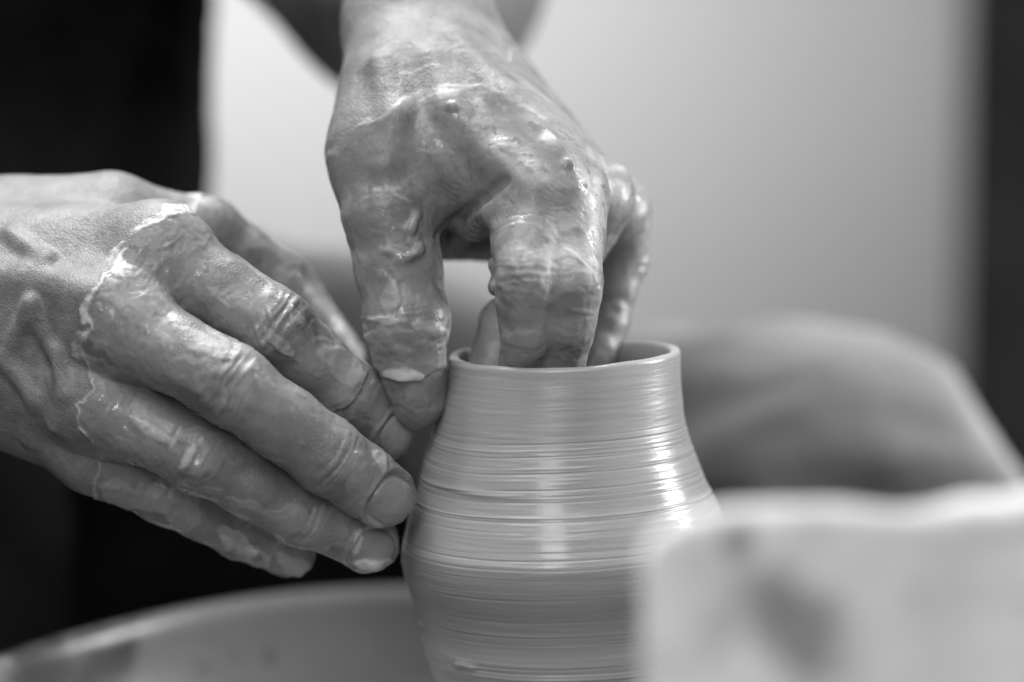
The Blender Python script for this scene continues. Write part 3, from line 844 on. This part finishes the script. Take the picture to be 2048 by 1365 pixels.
BASE = np.array([-250.0, 330.0, -330.0])
def build_hair(parent, base):
    r_ = np.random.default_rng(11); V = []; F = []
    # hand, x range, y range, count, direction of growth in the picture, length mm
    for H, x0, x1, y0, y1, n, ang, ln in ((H1, 60, 330, 420, 800, 130, 35, 4.5), (H1, 0, 200, 560, 930, 60, 30, 4.0), (H1, 330, 420, 650, 720, 30, 35, 3.5), (H1, 300, 380, 860, 930, 24, 30, 3.5),
                                          (H2, 720, 1080, 5, 190, 300, 75, 6.0), (H2, 760, 1010, 190, 400, 90, 80, 4.0), (H2, 975, 1040, 400, 470, 40, 200, 3.5)):
        pix = np.stack([r_.uniform(x0, x1, n), r_.uniform(y0, y1, n)], 1)
        c = H.hits(pix); ok = np.abs(H.d(c)) < 0.5
        c = c[ok]
        if len(c) == 0: continue
        N = grad(H.d, c, 0.3)
        for p, nn in zip(c, N):
            if nn @ CAMV < 0.15: continue
            a = math.radians(ang + r_.normal() * 22)
            t = RT * math.cos(a) - UP * math.sin(a); t = unit(t - (t @ nn) * nn)
            L = ln * r_.uniform(0.5, 1.2); sd = unit(np.cross(t, nn)); cv = r_.normal() * 0.15
            o = len(V)
            for k_ in range(5):
                f_ = k_ / 4
                q = p + t * L * f_ + nn * (0.15 + 0.55 * L * 0.3 * math.sin(f_ * 2.2)) + sd * cv * L * f_ * f_
                w = 0.034 * (1 - 0.8 * f_)
                V += [q + sd * w, q - sd * w * 0.5 + nn * w, q - sd * w * 0.5 - nn * w]
            for k_ in range(4):
                for e in range(3):
                    F.append((o + k_ * 3 + e, o + k_ * 3 + (e + 1) % 3, o + k_ * 3 + 3 + (e + 1) % 3, o + k_ * 3 + 3 + e))
    o = mesh_obj('arm_hair', np.array(V) - base, np.array(F), mat_simple('dark_hair', 0.02, 0.05, 50, 0.5, 0.4), parent)
    o['kind'] = 'stuff'
person = empty('person', BASE / 1000)
build_body(person, BASE)
build_hair(person, BASE)

class Soft:
    def __init__(s, parts, k, amp, scale, seed): s.p, s.k, s.amp, s.scale, s.seed = parts, k, amp, scale, seed
    def d(s, p):
        r = s.p[0].d(p)
        for q in s.p[1:]: r = smin(r, q.d(p), s.k)
        return r
    def mesh(s, name, lo, hi, h, mat, aniso=(1, 1, 1)):
        V, F = surface(s.d, lo, hi, h, 8, 0)
        N = grad(s.d, V, 1.0); q = V * np.array(aniso)
        n = fbm(q, s.scale, s.seed, 3)
        V = V + N * (s.amp * (1 - 2.2 * np.abs(n)))[:, None]
        return mesh_obj(name, V - BASE, F, mat, person)
fx = P(372, 100, 330)[0]                       # front of the shirt
torso = Soft([Cone((fx - 118, 330, -60), (fx - 122, 340, 330), 112, 124, np.array([0, 1.0, 0]), 1.5),
              Cone((fx - 122, 340, 330), (fx - 130, 340, 430), 120, 95, np.array([0, 1.0, 0]), 1.6),
              Cone((-300, 190, 405), (-325, 165, 240), 72, 62), Cone((-260, 470, 405), (-180, 440, 330), 76, 68)], 25, 13, 95, 4)
torso.mesh('shirt', (-480, 40, -120), (-60, 640, 540), 6.0, M_SHIRT, (1, 1, 0.7))
kn = P(1650, 1065, 262); hp = np.array([-230.0, 400.0, P(400, 858, 330)[2]])
legs = Soft([Cone(hp, kn, 84, 63), Cone(kn, kn + np.array([-40, 30, -330.0]), 62, 52), Cone(hp, hp + np.array([-60, -120, -20]), 90, 90)], 30, 9, 80, 14)
legs.mesh('trousers', (-420, -60, -420), (300, 560, 160), 6.0, M_JEANS, (0.6, 1, 1.3))
ap0 = P(780, 970, 270)
apron = Soft([Cone((-430, 280, ap0[2] + 25), (ap0[0] - 30, 270, ap0[2] - 8), 66, 46), Cone((-450, 290, ap0[2] - 80), (PX0 - 6, 270, ap0[2] - 62), 72, 58)], 30, 4, 60, 24)
apron.mesh('apron', (-560, 150, -220), (110, 380, 200), 6.0, M_APRON)
tag(person, 'seated potter in dark shirt and apron, both clay-covered hands shaping the pot on the wheel', 'person')
